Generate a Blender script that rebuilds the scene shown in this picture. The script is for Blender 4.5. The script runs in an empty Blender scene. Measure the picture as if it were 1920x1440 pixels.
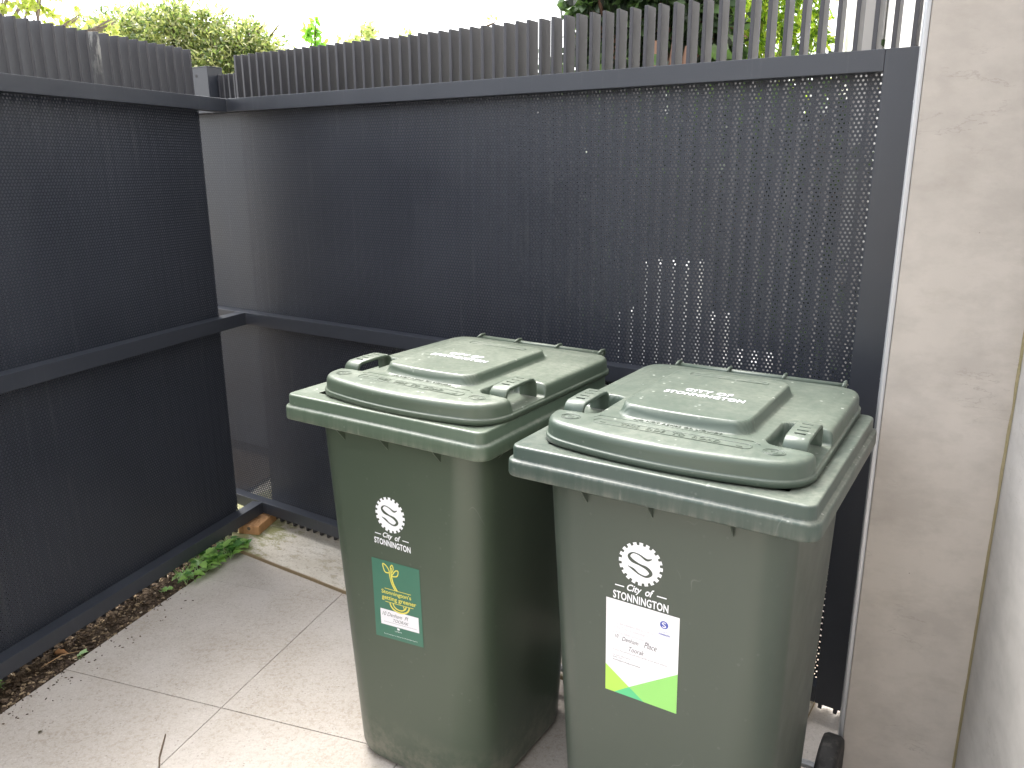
import bpy, bmesh, math, random
from math import sin, cos, pi, radians, sqrt, atan2, hypot
from mathutils import Vector, Matrix, noise
random.seed(11)
sc = bpy.context.scene
# ------------------------------------------------------------------ camera, world, sun, exposure
F_PX, PITCH, ROLL, CAM_H = 1509.2, 0.26313, 0.00337, 1.5277
cam = bpy.data.cameras.new('camera'); co = bpy.data.objects.new('camera', cam); sc.collection.objects.link(co)
cam.sensor_width = 36; cam.lens = F_PX/1920*36; cam.clip_start = .02; cam.clip_end = 600
co.matrix_world = Matrix.Translation((0, 0, CAM_H)) @ Matrix.Rotation(pi/2-PITCH, 4, 'X') @ Matrix.Rotation(-ROLL, 4, 'Z')
sc.camera = co
SUN_AZ, SUN_EL = radians(-25), radians(58)        # azimuth clockwise from +Y
w = bpy.data.worlds.new('World'); sc.world = w; w.use_nodes = True
nt = w.node_tree; nt.nodes.clear()
sky = nt.nodes.new('ShaderNodeTexSky'); sky.sky_type = 'NISHITA'; sky.sun_disc = False
sky.sun_elevation = SUN_EL; sky.sun_rotation = SUN_AZ; sky.air_density = 1.0; sky.dust_density = 4.0; sky.ozone_density = 1.0
hs = nt.nodes.new('ShaderNodeHueSaturation'); hs.inputs['Saturation'].default_value = .22
bg = nt.nodes.new('ShaderNodeBackground'); bg.inputs['Strength'].default_value = .15
wo = nt.nodes.new('ShaderNodeOutputWorld')
nt.links.new(sky.outputs[0], hs.inputs['Color']); nt.links.new(hs.outputs[0], bg.inputs['Color']); nt.links.new(bg.outputs[0], wo.inputs[0])
sl = bpy.data.lights.new('sun', 'SUN'); sl.energy = .55; sl.angle = radians(24); sl.color = (1, .95, .87)
so = bpy.data.objects.new('sun', sl); sc.collection.objects.link(so)
sdir = Vector((sin(SUN_AZ)*cos(SUN_EL), cos(SUN_AZ)*cos(SUN_EL), sin(SUN_EL)))
so.rotation_euler = (-sdir).to_track_quat('-Z', 'Y').to_euler(); so.location = sdir*30
sc.view_settings.view_transform = 'Standard'; sc.view_settings.look = 'None'; sc.view_settings.gamma = 1
sc.view_settings.use_curve_mapping = False; sc.view_settings.exposure = 2.42
sc.render.resolution_x = 1024; sc.render.resolution_y = 768

# ------------------------------------------------------------------ measured layout
CX, CY, GYAW, LYAW = -1.0901, 3.2571, -.592, .3418     # fence corner, gate direction, left fence direction
TYAW = .3282                                            # paving direction
T1 = Vector((sin(TYAW), cos(TYAW), 0)); T2 = Vector((cos(TYAW), -sin(TYAW), 0))
def TP(v, u, z=0.): return T2*v + T1*u + Vector((0, 0, z))
def at(px, py, dist):                                   # a point seen at a pixel of the 1920 px photo, at a distance along +Y
    X = (px-960)/F_PX; Y = (720-py)/F_PX
    d = Vector((X, cos(PITCH)+Y*sin(PITCH), -sin(PITCH)+Y*cos(PITCH)))
    return Vector((0, 0, CAM_H)) + d*(dist/d.y)

def gpt(s, off, z=-.012): return Vector((CX, CY, z)) + Vector((cos(GYAW), sin(GYAW), 0))*s + Vector((-sin(GYAW), cos(GYAW), 0))*off
# ------------------------------------------------------------------ helpers
def link(o, parent=None):
    sc.collection.objects.link(o)
    if parent: o.parent = parent
    return o
def tag(o, label=None, cat=None, group=None, kind=None):
    if label: o['label'] = label
    if cat: o['category'] = cat
    if group: o['group'] = group
    if kind: o['kind'] = kind
    return o
def empty(name, loc=(0, 0, 0), rz=0):
    o = bpy.data.objects.new(name, None); o.location = loc; o.rotation_euler = (0, 0, rz); o.empty_display_size = .1
    return link(o)
def pm(name, verts, faces, mats, parent=None, smooth=False, mi=None, bevel=0, sub=0):
    me = bpy.data.meshes.new(name); me.from_pydata([tuple(v) for v in verts], [], faces); me.update()
    for m in (mats if isinstance(mats, (list, tuple)) else [mats]): me.materials.append(m)
    if smooth: me.polygons.foreach_set('use_smooth', [True]*len(me.polygons))
    if mi: me.polygons.foreach_set('material_index', mi)
    if bevel:
        bm = bmesh.new(); bm.from_mesh(me)
        bmesh.ops.bevel(bm, geom=list(bm.edges), offset=bevel, segments=2, profile=.6, affect='EDGES', clamp_overlap=True)
        bm.to_mesh(me); bm.free()
    return link(bpy.data.objects.new(name, me), parent)
BOXF = [(0, 3, 2, 1), (4, 5, 6, 7), (0, 1, 5, 4), (1, 2, 6, 5), (2, 3, 7, 6), (3, 0, 4, 7)]
def boxv(x0, x1, y0, y1, z0, z1):
    return [(x0, y0, z0), (x1, y0, z0), (x1, y1, z0), (x0, y1, z0), (x0, y0, z1), (x1, y0, z1), (x1, y1, z1), (x0, y1, z1)]
def box(name, x0, x1, y0, y1, z0, z1, m, parent=None, bevel=.0015, smooth=False):
    x0, x1 = min(x0, x1), max(x0, x1); y0, y1 = min(y0, y1), max(y0, y1)
    return pm(name, boxv(x0, x1, y0, y1, z0, z1), BOXF, m, parent, smooth, bevel=bevel)
class MB:
    def __init__(s): s.v = []; s.f = []; s.mi = []
    def add(s, v, f, mi=0):
        n = len(s.v); s.v += [tuple(q) for q in v]; s.f += [tuple(i+n for i in q) for q in f]; s.mi += [mi]*len(f)
    def box(s, *a): s.add(boxv(*a), BOXF)
    def tube(s, pts, rads, n=7, mi=0, cap=True):
        pts = [Vector(p) for p in pts]; V = []; fr = None
        for i, p in enumerate(pts):
            t = (pts[min(i+1, len(pts)-1)]-pts[max(i-1, 0)]).normalized()
            if fr is None: fr = t.orthogonal().normalized()
            else: fr = (fr-t*fr.dot(t)).normalized()
            b = t.cross(fr); r = rads[i] if isinstance(rads, (list, tuple)) else rads
            V += [p+(fr*cos(2*pi*k/n)+b*sin(2*pi*k/n))*r for k in range(n)]
        Fc = [(i*n+k, i*n+(k+1) % n, (i+1)*n+(k+1) % n, (i+1)*n+k) for i in range(len(pts)-1) for k in range(n)]
        if cap: Fc += [tuple(range(n))[::-1], tuple(range((len(pts)-1)*n, len(pts)*n))]
        s.add(V, Fc, mi)
    def build(s, name, m, parent=None, smooth=False):
        return pm(name, s.v, s.f, m, parent, smooth, mi=s.mi if isinstance(m, (list, tuple)) else None)

# ------------------------------------------------------------------ materials
def mat(name, col, rough=.5, spec=.5, metal=0):
    m = bpy.data.materials.new(name); m.use_nodes = True
    b = m.node_tree.nodes['Principled BSDF']
    b.inputs['Base Color'].default_value = (*col, 1); b.inputs['Roughness'].default_value = rough
    b.inputs['Specular IOR Level'].default_value = spec; b.inputs['Metallic'].default_value = metal
    return m
class N:
    """small node-graph writer"""
    def __init__(s, m): s.t = m.node_tree; s.b = s.t.nodes['Principled BSDF']; s.tc = s.t.nodes.new('ShaderNodeTexCoord')
    def new(s, k, **a):
        n = s.t.nodes.new(k)
        for q, v in a.items(): setattr(n, q, v)
        return n
    def lk(s, a, b): s.t.links.new(a, b)
    def vec(s, scale=(1, 1, 1), src='Object'):
        mp = s.new('ShaderNodeMapping'); mp.inputs['Scale'].default_value = scale; s.lk(s.tc.outputs[src], mp.inputs[0]); return mp.outputs[0]
    def noise(s, scale, detail=4, rough=.55, vec=None, out='Fac'):
        n = s.new('ShaderNodeTexNoise'); n.inputs['Scale'].default_value = scale; n.inputs['Detail'].default_value = detail
        n.inputs['Roughness'].default_value = rough; s.lk(vec if vec else s.vec(), n.inputs['Vector']); return n.outputs[out]
    def voro(s, scale, vec=None, feature='F1', out='Distance'):
        n = s.new('ShaderNodeTexVoronoi', feature=feature); n.inputs['Scale'].default_value = scale
        s.lk(vec if vec else s.vec(), n.inputs['Vector']); return n.outputs[out]
    def ramp(s, x, stops):
        r = s.new('ShaderNodeValToRGB'); e = r.color_ramp.elements
        rg = lambda c: (*c, 1) if isinstance(c, tuple) else (c, c, c, 1)
        e.remove(e[1]); e[0].position = stops[0][0]; e[0].color = rg(stops[0][1])
        for p, c in stops[1:]: e.new(p).color = rg(c)
        s.lk(x, r.inputs[0]); return r.outputs[0]
    def mix(s, f, a, b, mode='MIX'):
        n = s.new('ShaderNodeMix', data_type='RGBA', blend_type=mode)
        for k, v in ((0, f), (6, a), (7, b)):
            if hasattr(v, 'links'): s.lk(v, n.inputs[k])
            elif isinstance(v, tuple): n.inputs[k].default_value = (*v, 1)
            else: n.inputs[k].default_value = v
        return n.outputs[2]
    def math(s, op, a, b=None, c=None):
        n = s.new('ShaderNodeMath', operation=op)
        for k, v in enumerate((a, b, c)):
            if v is None: continue
            if hasattr(v, 'links'): s.lk(v, n.inputs[k])
            else: n.inputs[k].default_value = v
        return n.outputs[0]
    def col(s, x): s.lk(x, s.b.inputs['Base Color'])
    def rough(s, x): s.lk(x, s.b.inputs['Roughness'])
    def bump(s, x, strength=.3, dist=.002):
        n = s.new('ShaderNodeBump'); n.inputs['Strength'].default_value = strength; n.inputs['Distance'].default_value = dist
        s.lk(x, n.inputs['Height']); s.lk(n.outputs[0], s.b.inputs['Normal'])

def m_powder(name, col, dusty=.5, rough=.5):
    m = mat(name, col, rough); g = N(m)
    a = g.ramp(g.noise(2.2, 5, .6), [(.35, 0), (.75, 1)])
    sp = g.ramp(g.noise(260, 2, .6), [(.62, 0), (.74, 1)])
    streak = g.ramp(g.noise(9, 4, .6, g.vec((6, 6, .35))), [(.6, 0), (.8, 1)])
    c = g.mix(g.math('MULTIPLY', a, .35*dusty), col, tuple(min(1, q*1.9+.012) for q in col))
    c = g.mix(g.math('MULTIPLY', streak, .22*dusty), c, (.16, .165, .16))
    c = g.mix(g.math('MULTIPLY', sp, .10*dusty), c, (.25, .25, .23))
    g.col(c); g.rough(g.ramp(a, [(0, rough-.05), (1, rough+.12)]))
    g.bump(g.noise(900, 2), .06, .0004)
    return m
FRAME = m_powder('charcoal_powder_coat', (.030, .034, .044), .7, .40)
FIN = m_powder('charcoal_fin_coat', (.034, .034, .041), .9, .45)
def m_perf():
    m = m_powder('perforated_sheet_metal', (.014, .0175, .027), 1.0, .46); g = N(m)
    P, R, RAD = .0112, .0096, .0026
    sx = g.new('ShaderNodeSeparateXYZ'); g.lk(g.tc.outputs['Object'], sx.inputs[0])
    row = g.math('DIVIDE', sx.outputs[2], R); rf = g.math('FLOOR', row)
    off = g.math('MULTIPLY', g.math('FLOORED_MODULO', rf, 2.), .5)
    fx = g.math('FRACT', g.math('ADD', g.math('DIVIDE', sx.outputs[0], P), off))
    dx = g.math('MULTIPLY', g.math('SUBTRACT', fx, .5), P)
    dz = g.math('MULTIPLY', g.math('SUBTRACT', g.math('FRACT', row), .5), R)
    d = g.math('SQRT', g.math('ADD', g.math('MULTIPLY', dx, dx), g.math('MULTIPLY', dz, dz)))
    hole = g.math('LESS_THAN', d, RAD)
    lit_lip = g.math('LESS_THAN', d, RAD+.00055)  # paler hole rim: bare edge, with light from the holes painted in
    oc = g.b.inputs['Base Color'].links[0].from_socket; g.col(g.mix(lit_lip, oc, (.10, .108, .13)))
    tr = g.new('ShaderNodeBsdfTransparent'); mx = g.new('ShaderNodeMixShader')
    out = m.node_tree.nodes['Material Output']
    g.lk(hole, mx.inputs[0]); g.lk(g.b.outputs[0], mx.inputs[1]); g.lk(tr.outputs[0], mx.inputs[2]); g.lk(mx.outputs[0], out.inputs[0])
    return m
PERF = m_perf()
def m_plastic(name, col, dust, seed, spots=.6, top=.55):
    m = mat(name, col, .34, .5); g = N(m)
    mp = g.new('ShaderNodeMapping'); mp.inputs['Location'].default_value = (seed, seed*1.7, seed*.4); g.lk(g.tc.outputs['Object'], mp.inputs[0]); v = mp.outputs[0]
    geo = g.new('ShaderNodeNewGeometry'); sx = g.new('ShaderNodeSeparateXYZ'); g.lk(geo.outputs['Normal'], sx.inputs[0])
    up = g.ramp(sx.outputs[2], [(.45, 0), (.95, 1)])
    big = g.ramp(g.noise(5, 5, .62, v), [(.3, .25), (.72, 1)])
    fine = g.ramp(g.noise(70, 5, .7, v), [(.36, .35), (.68, 1)])
    f1 = g.math('MULTIPLY', g.math('MULTIPLY', big, fine), g.math('MULTIPLY', up, top*dust))
    c = g.mix(f1, col, (.26, .275, .225))
    drop = g.ramp(g.voro(46, g.vec((1, 1, 1))), [(.10, 1), (.17, 0)])      # dried water spots
    dm = g.ramp(g.noise(14, 3, .5, v), [(.50, 0), (.62, 1)])
    c = g.mix(g.math('MULTIPLY', g.math('MULTIPLY', drop, dm), g.math('MULTIPLY', g.math('ADD', up, .12), spots)), c, (.55, .57, .52))
    scuff = g.ramp(g.noise(30, 4, .75, g.vec((1, 1, .22))), [(.66, 0), (.75, 1)])
    c = g.mix(g.math('MULTIPLY', scuff, .14*dust), c, (.45, .46, .42))
    hair = g.ramp(g.noise(6, 3, .5, g.vec((1, 1, .6))), [(.4965, 0), (.4990, 1), (.5010, 1), (.5035, 0)])
    hm = g.ramp(g.noise(8.5, 2, .5, v), [(.63, 0), (.70, 1)])
    c = g.mix(g.math('MULTIPLY', g.math('MULTIPLY', hair, hm), .13), c, (.42, .44, .40))
    so_ = g.new('ShaderNodeSeparateXYZ'); g.lk(g.tc.outputs['Object'], so_.inputs[0])
    low_ = g.math('MULTIPLY', g.ramp(so_.outputs[2], [(.0, 1), (.16, 0)]), g.ramp(g.noise(24, 5, .7, v), [(.42, 0), (.62, 1)]))
    c = g.mix(g.math('MULTIPLY', low_, .45), c, (.30, .27, .22))
    g.col(c); g.rough(g.ramp(g.noise(11, 4, .6, v), [(.3, .30), (.75, .38)]))
    g.bump(g.noise(420, 2, .5, v), .05, .0005)
    return m
def m_rim(name, col, seed):
    m = m_plastic(name, col, 1.25, seed, .8, .62); g = N(m)
    # dried dirt streaks and worn edge of the lower band (z in the bin's own coordinates)
    sx = g.new('ShaderNodeSeparateXYZ'); g.lk(g.tc.outputs['Object'], sx.inputs[0])
    band = g.ramp(sx.outputs[2], [(.9365, 1), (.950, .28), (.966, .1), (.9685, 1), (.9725, 1), (.976, .08), (.993, .05), (1.0, .5)])
    # widen ramp domain: z .93..1.0 is used directly as position
    st = g.ramp(g.noise(60, 5, .7, g.vec((1, 1, .18))), [(.42, 0), (.66, 1)])
    old = g.b.inputs['Base Color'].links[0].from_socket
    g.col(g.mix(g.math('MULTIPLY', g.math('MULTIPLY', band, st), .24), old, (.42, .41, .36)))
    return m
def m_concrete(name, col, cool=False):
    m = mat(name, col, .62, .35); g = N(m)
    a = g.noise(1.6, 6, .6, g.vec((1, 1, .55))); b = g.noise(7, 6, .65, g.vec((1, 1, 1.6))); c3 = g.noise(38, 4, .6)
    c = g.mix(g.ramp(a, [(.3, 0), (.72, 1)]), tuple(q*.82 for q in col), tuple(min(1, q*1.16) for q in col))
    c = g.mix(g.math('MULTIPLY', g.ramp(b, [(.42, 0), (.62, 1)]), .5), c, tuple(q*.72 for q in col))
    smear = g.ramp(g.noise(4, 5, .7, g.vec((1.6, 1.6, 4))), [(.55, 0), (.66, 1)])
    c = g.mix(g.math('MULTIPLY', smear, .18), c, (col[0]*.66, col[1]*.64, col[2]*.6))
    crack = g.ramp(g.noise(3.1, 7, .62, g.vec((1, 1, 3.4))), [(.494, 0), (.4995, 1), (.5005, 1), (.506, 0)])
    cm = g.ramp(g.noise(5.3, 3, .5), [(.56, 0), (.62, 1)])
    c = g.mix(g.math('MULTIPLY', g.math('MULTIPLY', crack, cm), .38), c, (.2, .18, .16))
    pit = g.ramp(g.voro(34), [(.03, 1), (.05, 0)]); pm_ = g.ramp(g.noise(9, 2), [(.6, 0), (.66, 1)])
    c = g.mix(g.math('MULTIPLY', g.math('MULTIPLY', pit, pm_), .8), c, (.12, .11, .10))
    g.col(c); g.rough(g.ramp(b, [(.3, .45), (.7, .7)]))
    g.bump(g.math('ADD', g.math('MULTIPLY', b, .8), g.math('MULTIPLY', c3, .25)), .35, .004)
    return m
WALLM = m_concrete('trowelled_concrete', (.46, .425, .39)); WALLB = m_concrete('pale_concrete', (.49, .475, .455))
OUTW = m_concrete('outer_concrete', (.80, .78, .74))
def m_tile():
    m = mat('sawn_stone_paving', (.5, .47, .44), .75, .3); g = N(m)
    oi = g.new('ShaderNodeObjectInfo')
    v = g.vec((1, 1, 1))
    a = g.noise(2.3, 6, .65, v); b = g.noise(14, 5, .7, v); f = g.noise(160, 3, .7, v)
    c = g.mix(g.ramp(a, [(.3, 0), (.7, 1)]), (.395, .35, .30), (.505, .465, .425))
    dirt = g.math('MULTIPLY', g.ramp(a, [(.40, 1), (.62, .15)]), g.ramp(g.noise(60, 6, .82, v), [(.49, 0), (.60, 1)]))
    c = g.mix(g.math('MULTIPLY', dirt, .62), c, (.27, .225, .17))
    pits = g.ramp(g.voro(75, v), [(.12, 1), (.22, 0)]); pmk = g.ramp(g.noise(20, 3, .6, v), [(.47, 0), (.58, 1)])
    c = g.mix(g.math('MULTIPLY', g.math('MULTIPLY', pits, pmk), .75), c, (.2, .18, .155))
    c = g.mix(g.ramp(f, [(.34, .35), (.46, 0)]), c, (.24, .22, .2))
    c = g.mix(g.ramp(f, [(.6, 0), (.72, .5)]), c, (.7, .69, .67))
    c = g.mix(.10, c, g.ramp(oi.outputs['Random'], [(0, (.38, .36, .34)), (1, (.6, .57, .54))]))
    g.col(c); g.bump(g.math('SUBTRACT', f, g.math('MULTIPLY', pits, pmk)), .35, .0015)
    return m
TILE = m_tile()
def m_slab():
    m = mat('weathered_stone_slab', (.55, .5, .42), .8, .3); g = N(m)
    a = g.noise(4, 6, .65); b = g.noise(16, 6, .75, g.vec((1, 1.8, 1))); f = g.noise(130, 3)
    c = g.mix(g.ramp(a, [(.3, 0), (.7, 1)]), (.47, .42, .34), (.64, .60, .53))
    c = g.mix(g.ramp(b, [(.5, 0), (.62, .75)]), c, (.36, .31, .22))
    c = g.mix(g.ramp(f, [(.33, .5), (.45, 0)]), c, (.25, .22, .17))
    # moss at the corner end: a stain with its own place on the slab
    sx = g.new('ShaderNodeSeparateXYZ'); g.lk(g.tc.outputs['Object'], sx.inputs[0])
    mo = g.ramp(g.math('ADD', g.math('MULTIPLY', sx.outputs[0], -1.5), g.math('MULTIPLY', g.math('SUBTRACT', b, .30), 1.6)), [(.02, 0), (.28, .95)])
    c = g.mix(g.math('MULTIPLY', mo, .8), c, (.20, .21, .06))
    c = g.mix(g.ramp(g.math('MULTIPLY', sx.outputs[2], 30.), [(.38, 1), (.49, 0)]), c, (.26, .20, .12))
    g.col(c); g.bump(g.math('ADD', b, g.math('MULTIPLY', f, .4)), .6, .004)
    return m
SLAB = m_slab()
def m_soil():
    m = mat('dark_soil', (.07, .05, .035), .95, .2); g = N(m)
    g.col(g.mix(g.noise(60, 5, .7), (.03, .022, .016), (.14, .10, .065))); g.bump(g.noise(45, 6, .7), 1., .02); return m
SOIL = m_soil()
def m_ground():
    m = mat('pale_footpath_concrete', (.5, .46, .4), .85, .2); g = N(m)
    g.col(g.mix(g.noise(.8, 6, .65), (.36, .33, .28), (.6, .56, .49))); g.bump(g.noise(60, 4, .7), .4, .004); return m
GROUND = m_ground()
def m_leaf(name, col, tr=.45, var=.35):
    m = mat(name, col, .45, .4); g = N(m); oi = g.new('ShaderNodeNewGeometry')
    c = g.mix(oi.outputs['Random Per Island'], tuple(q*(1-var) for q in col), tuple(min(1, q*(1+var)) for q in col)); g.col(c)
    t = g.new('ShaderNodeBsdfTranslucent'); mx = g.new('ShaderNodeMixShader'); mx.inputs[0].default_value = tr
    t.inputs[0].default_value = (min(1, col[0]*1.6), min(1, col[1]*1.8), col[2]*.9, 1)
    g.lk(g.b.outputs[0], mx.inputs[1]); g.lk(t.outputs[0], mx.inputs[2]); g.lk(mx.outputs[0], m.node_tree.nodes['Material Output'].inputs[0])
    return m
def m_bark(name, col):
    m = mat(name, col, .85, .2); g = N(m)
    g.col(g.mix(g.noise(12, 5, .7, g.vec((3, 3, .6))), tuple(q*.5 for q in col), tuple(q*1.4 for q in col))); g.bump(g.noise(30, 4, .6, g.vec((3, 3, .5))), .8, .01); return m
BARK = m_bark('bark', (.16, .12, .085)); REDBARK = m_bark('orange_bark', (.22, .13, .09))
WHITE = mat('white_print', (.82, .84, .88), .5); STW = mat('white_sticker', (.80, .80, .84), .35)
GALV = mat('galvanised_trim', (.47, .49, .52), .38, .5, .55)
g_ = N(GALV); g_.col(g_.mix(g_.noise(14, 4, .6, g_.vec((1, 1, .1))), (.32, .34, .37), (.60, .61, .63)))
BLACKR = mat('black_rubber', (.018, .018, .019), .6)
g_ = N(BLACKR); g_.col(g_.mix(g_.ramp(g_.noise(40, 4, .7), [(.5, 0), (.7, .5)]), (.018, .018, .019), (.12, .11, .1)))
TIMBER = m_bark('raw_timber', (.52, .29, .14)); SEAL = mat('mossy_sealant', (.25, .2, .11), .8)
g_ = N(SEAL); g_.col(g_.mix(g_.noise(28, 5, .7, g_.vec((1, 1, .5))), (.38, .31, .22), (.17, .16, .045))); g_.bump(g_.noise(60, 4), .8, .006)

# ------------------------------------------------------------------ setting: ground, soil, paving, sky reaching out
ground = pm('ground', [(-150, -150, -.03), (150, -150, -.03), (150, 150, -.03), (-150, 150, -.03)], [(0, 1, 2, 3)], GROUND); tag(ground, kind='structure')
# soil strip between paving and left fence
sv, sf = [], []
nu, nv = 110, 16
for i in range(nu+1):
    for j in range(nv+1):
        u = -1.6+i*(4.12/nu); v = -2.058-j*.36/nv
        z = -.014+.014*noise.noise((u*9, v*9, 0))+.01*noise.noise((u*26, v*26, 3))-(.012 if j == 0 else 0)
        sv.append(TP(v, u, z))
sf = [(i*(nv+1)+j, i*(nv+1)+j+1, (i+1)*(nv+1)+j+1, (i+1)*(nv+1)+j) for i in range(nu) for j in range(nv)]
tag(pm('soil', sv, sf, SOIL, smooth=True), kind='structure')
for nm_, V_ in (('dark_outer_bed', [TP(-2.42, -6, -.012), TP(-2.42, 2.55, -.012), TP(-2.45, 3.3, -.012), TP(-1.6, 4.2, -.012), TP(-9, 4.2, -.012), TP(-9, -6, -.012)]),
                ('dark_outer_bed', [gpt(-1.2, .62), gpt(2.0, .62), gpt(2.6, 6), gpt(-1.2, 6)])):
    tag(pm(nm_, V_, [tuple(range(len(V_)))], SOIL), kind='structure')  # dark soil added outside the fences to darken the view through holes
# paving base and individual slabs
pav = pm('paving', [TP(-2.05, -4.6, -.024), TP(2.4, -4.6, -.024), TP(2.4, 2.75, -.024), TP(-2.05, 2.75, -.024)], [(0, 1, 2, 3)],
         mat('joint_mortar', (.42, .37, .30), .9)); tag(pav, kind='structure')
DV, DU = .592, .622
tsz = (DV/2-.0010, DU/2-.0010)
tme = pm('paving_tile', boxv(-tsz[0], tsz[0], -tsz[1], tsz[1], -.022, 0), BOXF, TILE, pav, bevel=.0012)
first = True
for iu in range(-10, 2):
    for iv in range(0, 7):
        u0 = 1.648+iu*DU; v0 = -2.057+iv*DV
        if iu == 1: # last row is cut against the step slab by going under it
            pass
        o = tme if first else link(tme.copy(), pav)
        first = False
        c = TP(v0+DV/2, u0+DU/2, random.uniform(-.0008, .0008))
        o.location = c; o.rotation_euler = (random.uniform(-.001, .001), random.uniform(-.001, .001), -TYAW)
# material coordinates must differ per tile
g_ = N(TILE)
for n in list(TILE.node_tree.nodes):
    if n.type == 'MAPPING':
        for l in list(TILE.node_tree.links):
            if l.to_node == n and l.to_socket.name == 'Vector': TILE.node_tree.links.remove(l)
        geo = TILE.node_tree.nodes.new('ShaderNodeNewGeometry'); TILE.node_tree.links.new(geo.outputs['Position'], n.inputs[0])

# ------------------------------------------------------------------ perforated gate with fins
gate = empty('perforated_gate', (CX, CY, 0), GYAW)
tag(gate, 'wide charcoal perforated metal screen gate with vertical fins, behind the two green bins', 'gate')
ZB, ZM0, ZM1, ZT0, ZT1, GL, RD = .07, .907, .957, 1.736, 1.784, 2.407, .045
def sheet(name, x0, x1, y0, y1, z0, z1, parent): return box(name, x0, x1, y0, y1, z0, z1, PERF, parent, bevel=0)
box('frame_rail', -.30, 2.335, 0, RD, ZT0, ZT1, FRAME, gate)
box('frame_rail', -.30, 2.335, 0, RD, ZM0, ZM1, FRAME, gate)
box('frame_rail', -.30, 2.335, 0, RD, ZB, ZB+.05, FRAME, gate)
box('frame_stile', 2.3355, GL, 0, RD, ZB, ZT1, FRAME, gate)
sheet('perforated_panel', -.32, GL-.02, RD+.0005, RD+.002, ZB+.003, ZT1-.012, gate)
FP = .04165
fin0 = box('fin', 0, .0105, 0, .050, .022, 1.944, FIN, gate, bevel=.001)
k = 0
while True:
    s = .004+k*FP
    if s > 2.395: break
    o = fin0 if k == 0 else link(fin0.copy(), gate)
    o.location = (s, .0485, random.uniform(-.0012, .0012)); o.rotation_euler = (0, random.uniform(-.0006, .0006), random.uniform(-.02, .02)); k += 1
# hinge-side metalwork along the right edge
box('hinge_strip', GL+.002, GL+.012, .004, .03, .25, 1.69, BLACKR, gate)
for z in (1.665, 1.02, .285):
    box('hinge_pin', GL-.002, GL+.010, -.004, .006, z, z+.005, GALV, gate, bevel=.001)

# left fence, local x runs from the corner towards the camera, outside is local -y
lx = Vector((-sin(LYAW), -cos(LYAW), 0))
lf = empty('perforated_fence', (CX, CY, 0), atan2(lx.y, lx.x))
tag(lf, 'charcoal perforated metal fence with fins on the left, above the bark strip', 'fence')
LL = 2.9
box('frame_rail', .0015, LL, -.05, 0, ZT0, ZT1, FRAME, lf)
box('frame_rail', .0015, LL, -.05, 0, ZM0, ZM1, FRAME, lf)
box('frame_rail', .0015, LL, -.05, 0, ZB, ZB+.05, FRAME, lf)
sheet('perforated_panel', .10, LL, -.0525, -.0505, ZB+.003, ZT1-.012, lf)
SPLOT = m_powder('stained_fin_coat', (.05, .05, .055), 1, .5); g_ = N(SPLOT)
old = g_.b.inputs['Base Color'].links[0].from_socket
sx_ = g_.new('ShaderNodeSeparateXYZ'); g_.lk(g_.tc.outputs['Object'], sx_.inputs[0])
g_.col(g_.mix(g_.math('MULTIPLY', g_.ramp(g_.noise(55, 5, .7, g_.vec((1, 1, .35))), [(.47, 0), (.6, .8)]), g_.ramp(g_.math('SUBTRACT', sx_.outputs[2], 1.0), [(.78, 0), (.93, 1)])), old, (.34, .34, .32)))
fin1 = box('fin', -.0105, 0, -.05, 0, .022, 1.950, FIN, lf, bevel=.001)
k = 0
while True:
    s = .118+k*.0421
    if s > LL: break
    o = fin1 if k == 0 else link(fin1.copy(), lf)
    if k == 10:
        o.data = fin1.data.copy(); o.data.materials[0] = SPLOT
    o.location = (s, -.0535, random.uniform(-.0012, .0012)); o.rotation_euler = (0, random.uniform(-.0006, .0006), random.uniform(-.02, .02)); k += 1

# corner post and lower screen behind it
gp = lambda s, off, z: Vector((CX, CY, z)) + Vector((cos(GYAW), sin(GYAW), 0))*s + Vector((-sin(GYAW), cos(GYAW), 0))*off
LS = at(330, 142, 4.6)
post = empty('corner_post', (LS.x, LS.y, 0), GYAW); tag(post, 'square charcoal steel post on the added backing wall behind the fence corner', 'post')
PT = at(385, 123, 4.5).z
box('post_shaft', .135, .262, .012, .105, 1.8605, PT-.006, FRAME, post, bevel=.002)
box('post_cap', .134, .263, .011, .106, PT-.0055, PT, FRAME, post, bevel=.001)
mb = MB(); mb.tube([(.168, .0108, PT-.045), (.168, .014, PT-.045)], .008, 12); mb.build('bolt_hole', BLACKR, post)
low = empty('fins_on_backing_wall', (LS.x, LS.y, 0), GYAW)
tag(low, 'short charcoal fins seen just right of the corner post, on an added dark backing wall', 'wall')
LW = mat('dark_wall_render', (.045, .046, .05), .85)
box('backing_wall', -.1, .80, .0, .16, -.03, 1.86, LW, low, bevel=.003)  # unseen wall added behind the holes, toned to set how bright they look
for i in range(12): box('fin', .275+i*.0417, .2855+i*.0417, .062, .112, 1.8605, LS.z, FIN, low)
mb = MB()
for i in range(9):
    a = gp(-.315+random.uniform(-.01, .02), .05, 1.80); b = a+Vector((random.uniform(-.03, .01), 0, random.uniform(.03, .09)))
    mb.tube([a, (a+b)/2+Vector((random.uniform(-.006, .006), 0, 0)), b], .0007, 4)
tag(mb.build('dry_grass', mat('straw', (.42, .38, .3), .8)), 'wisps of dry straw caught between the left fins and the corner post', 'dry grass')

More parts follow.
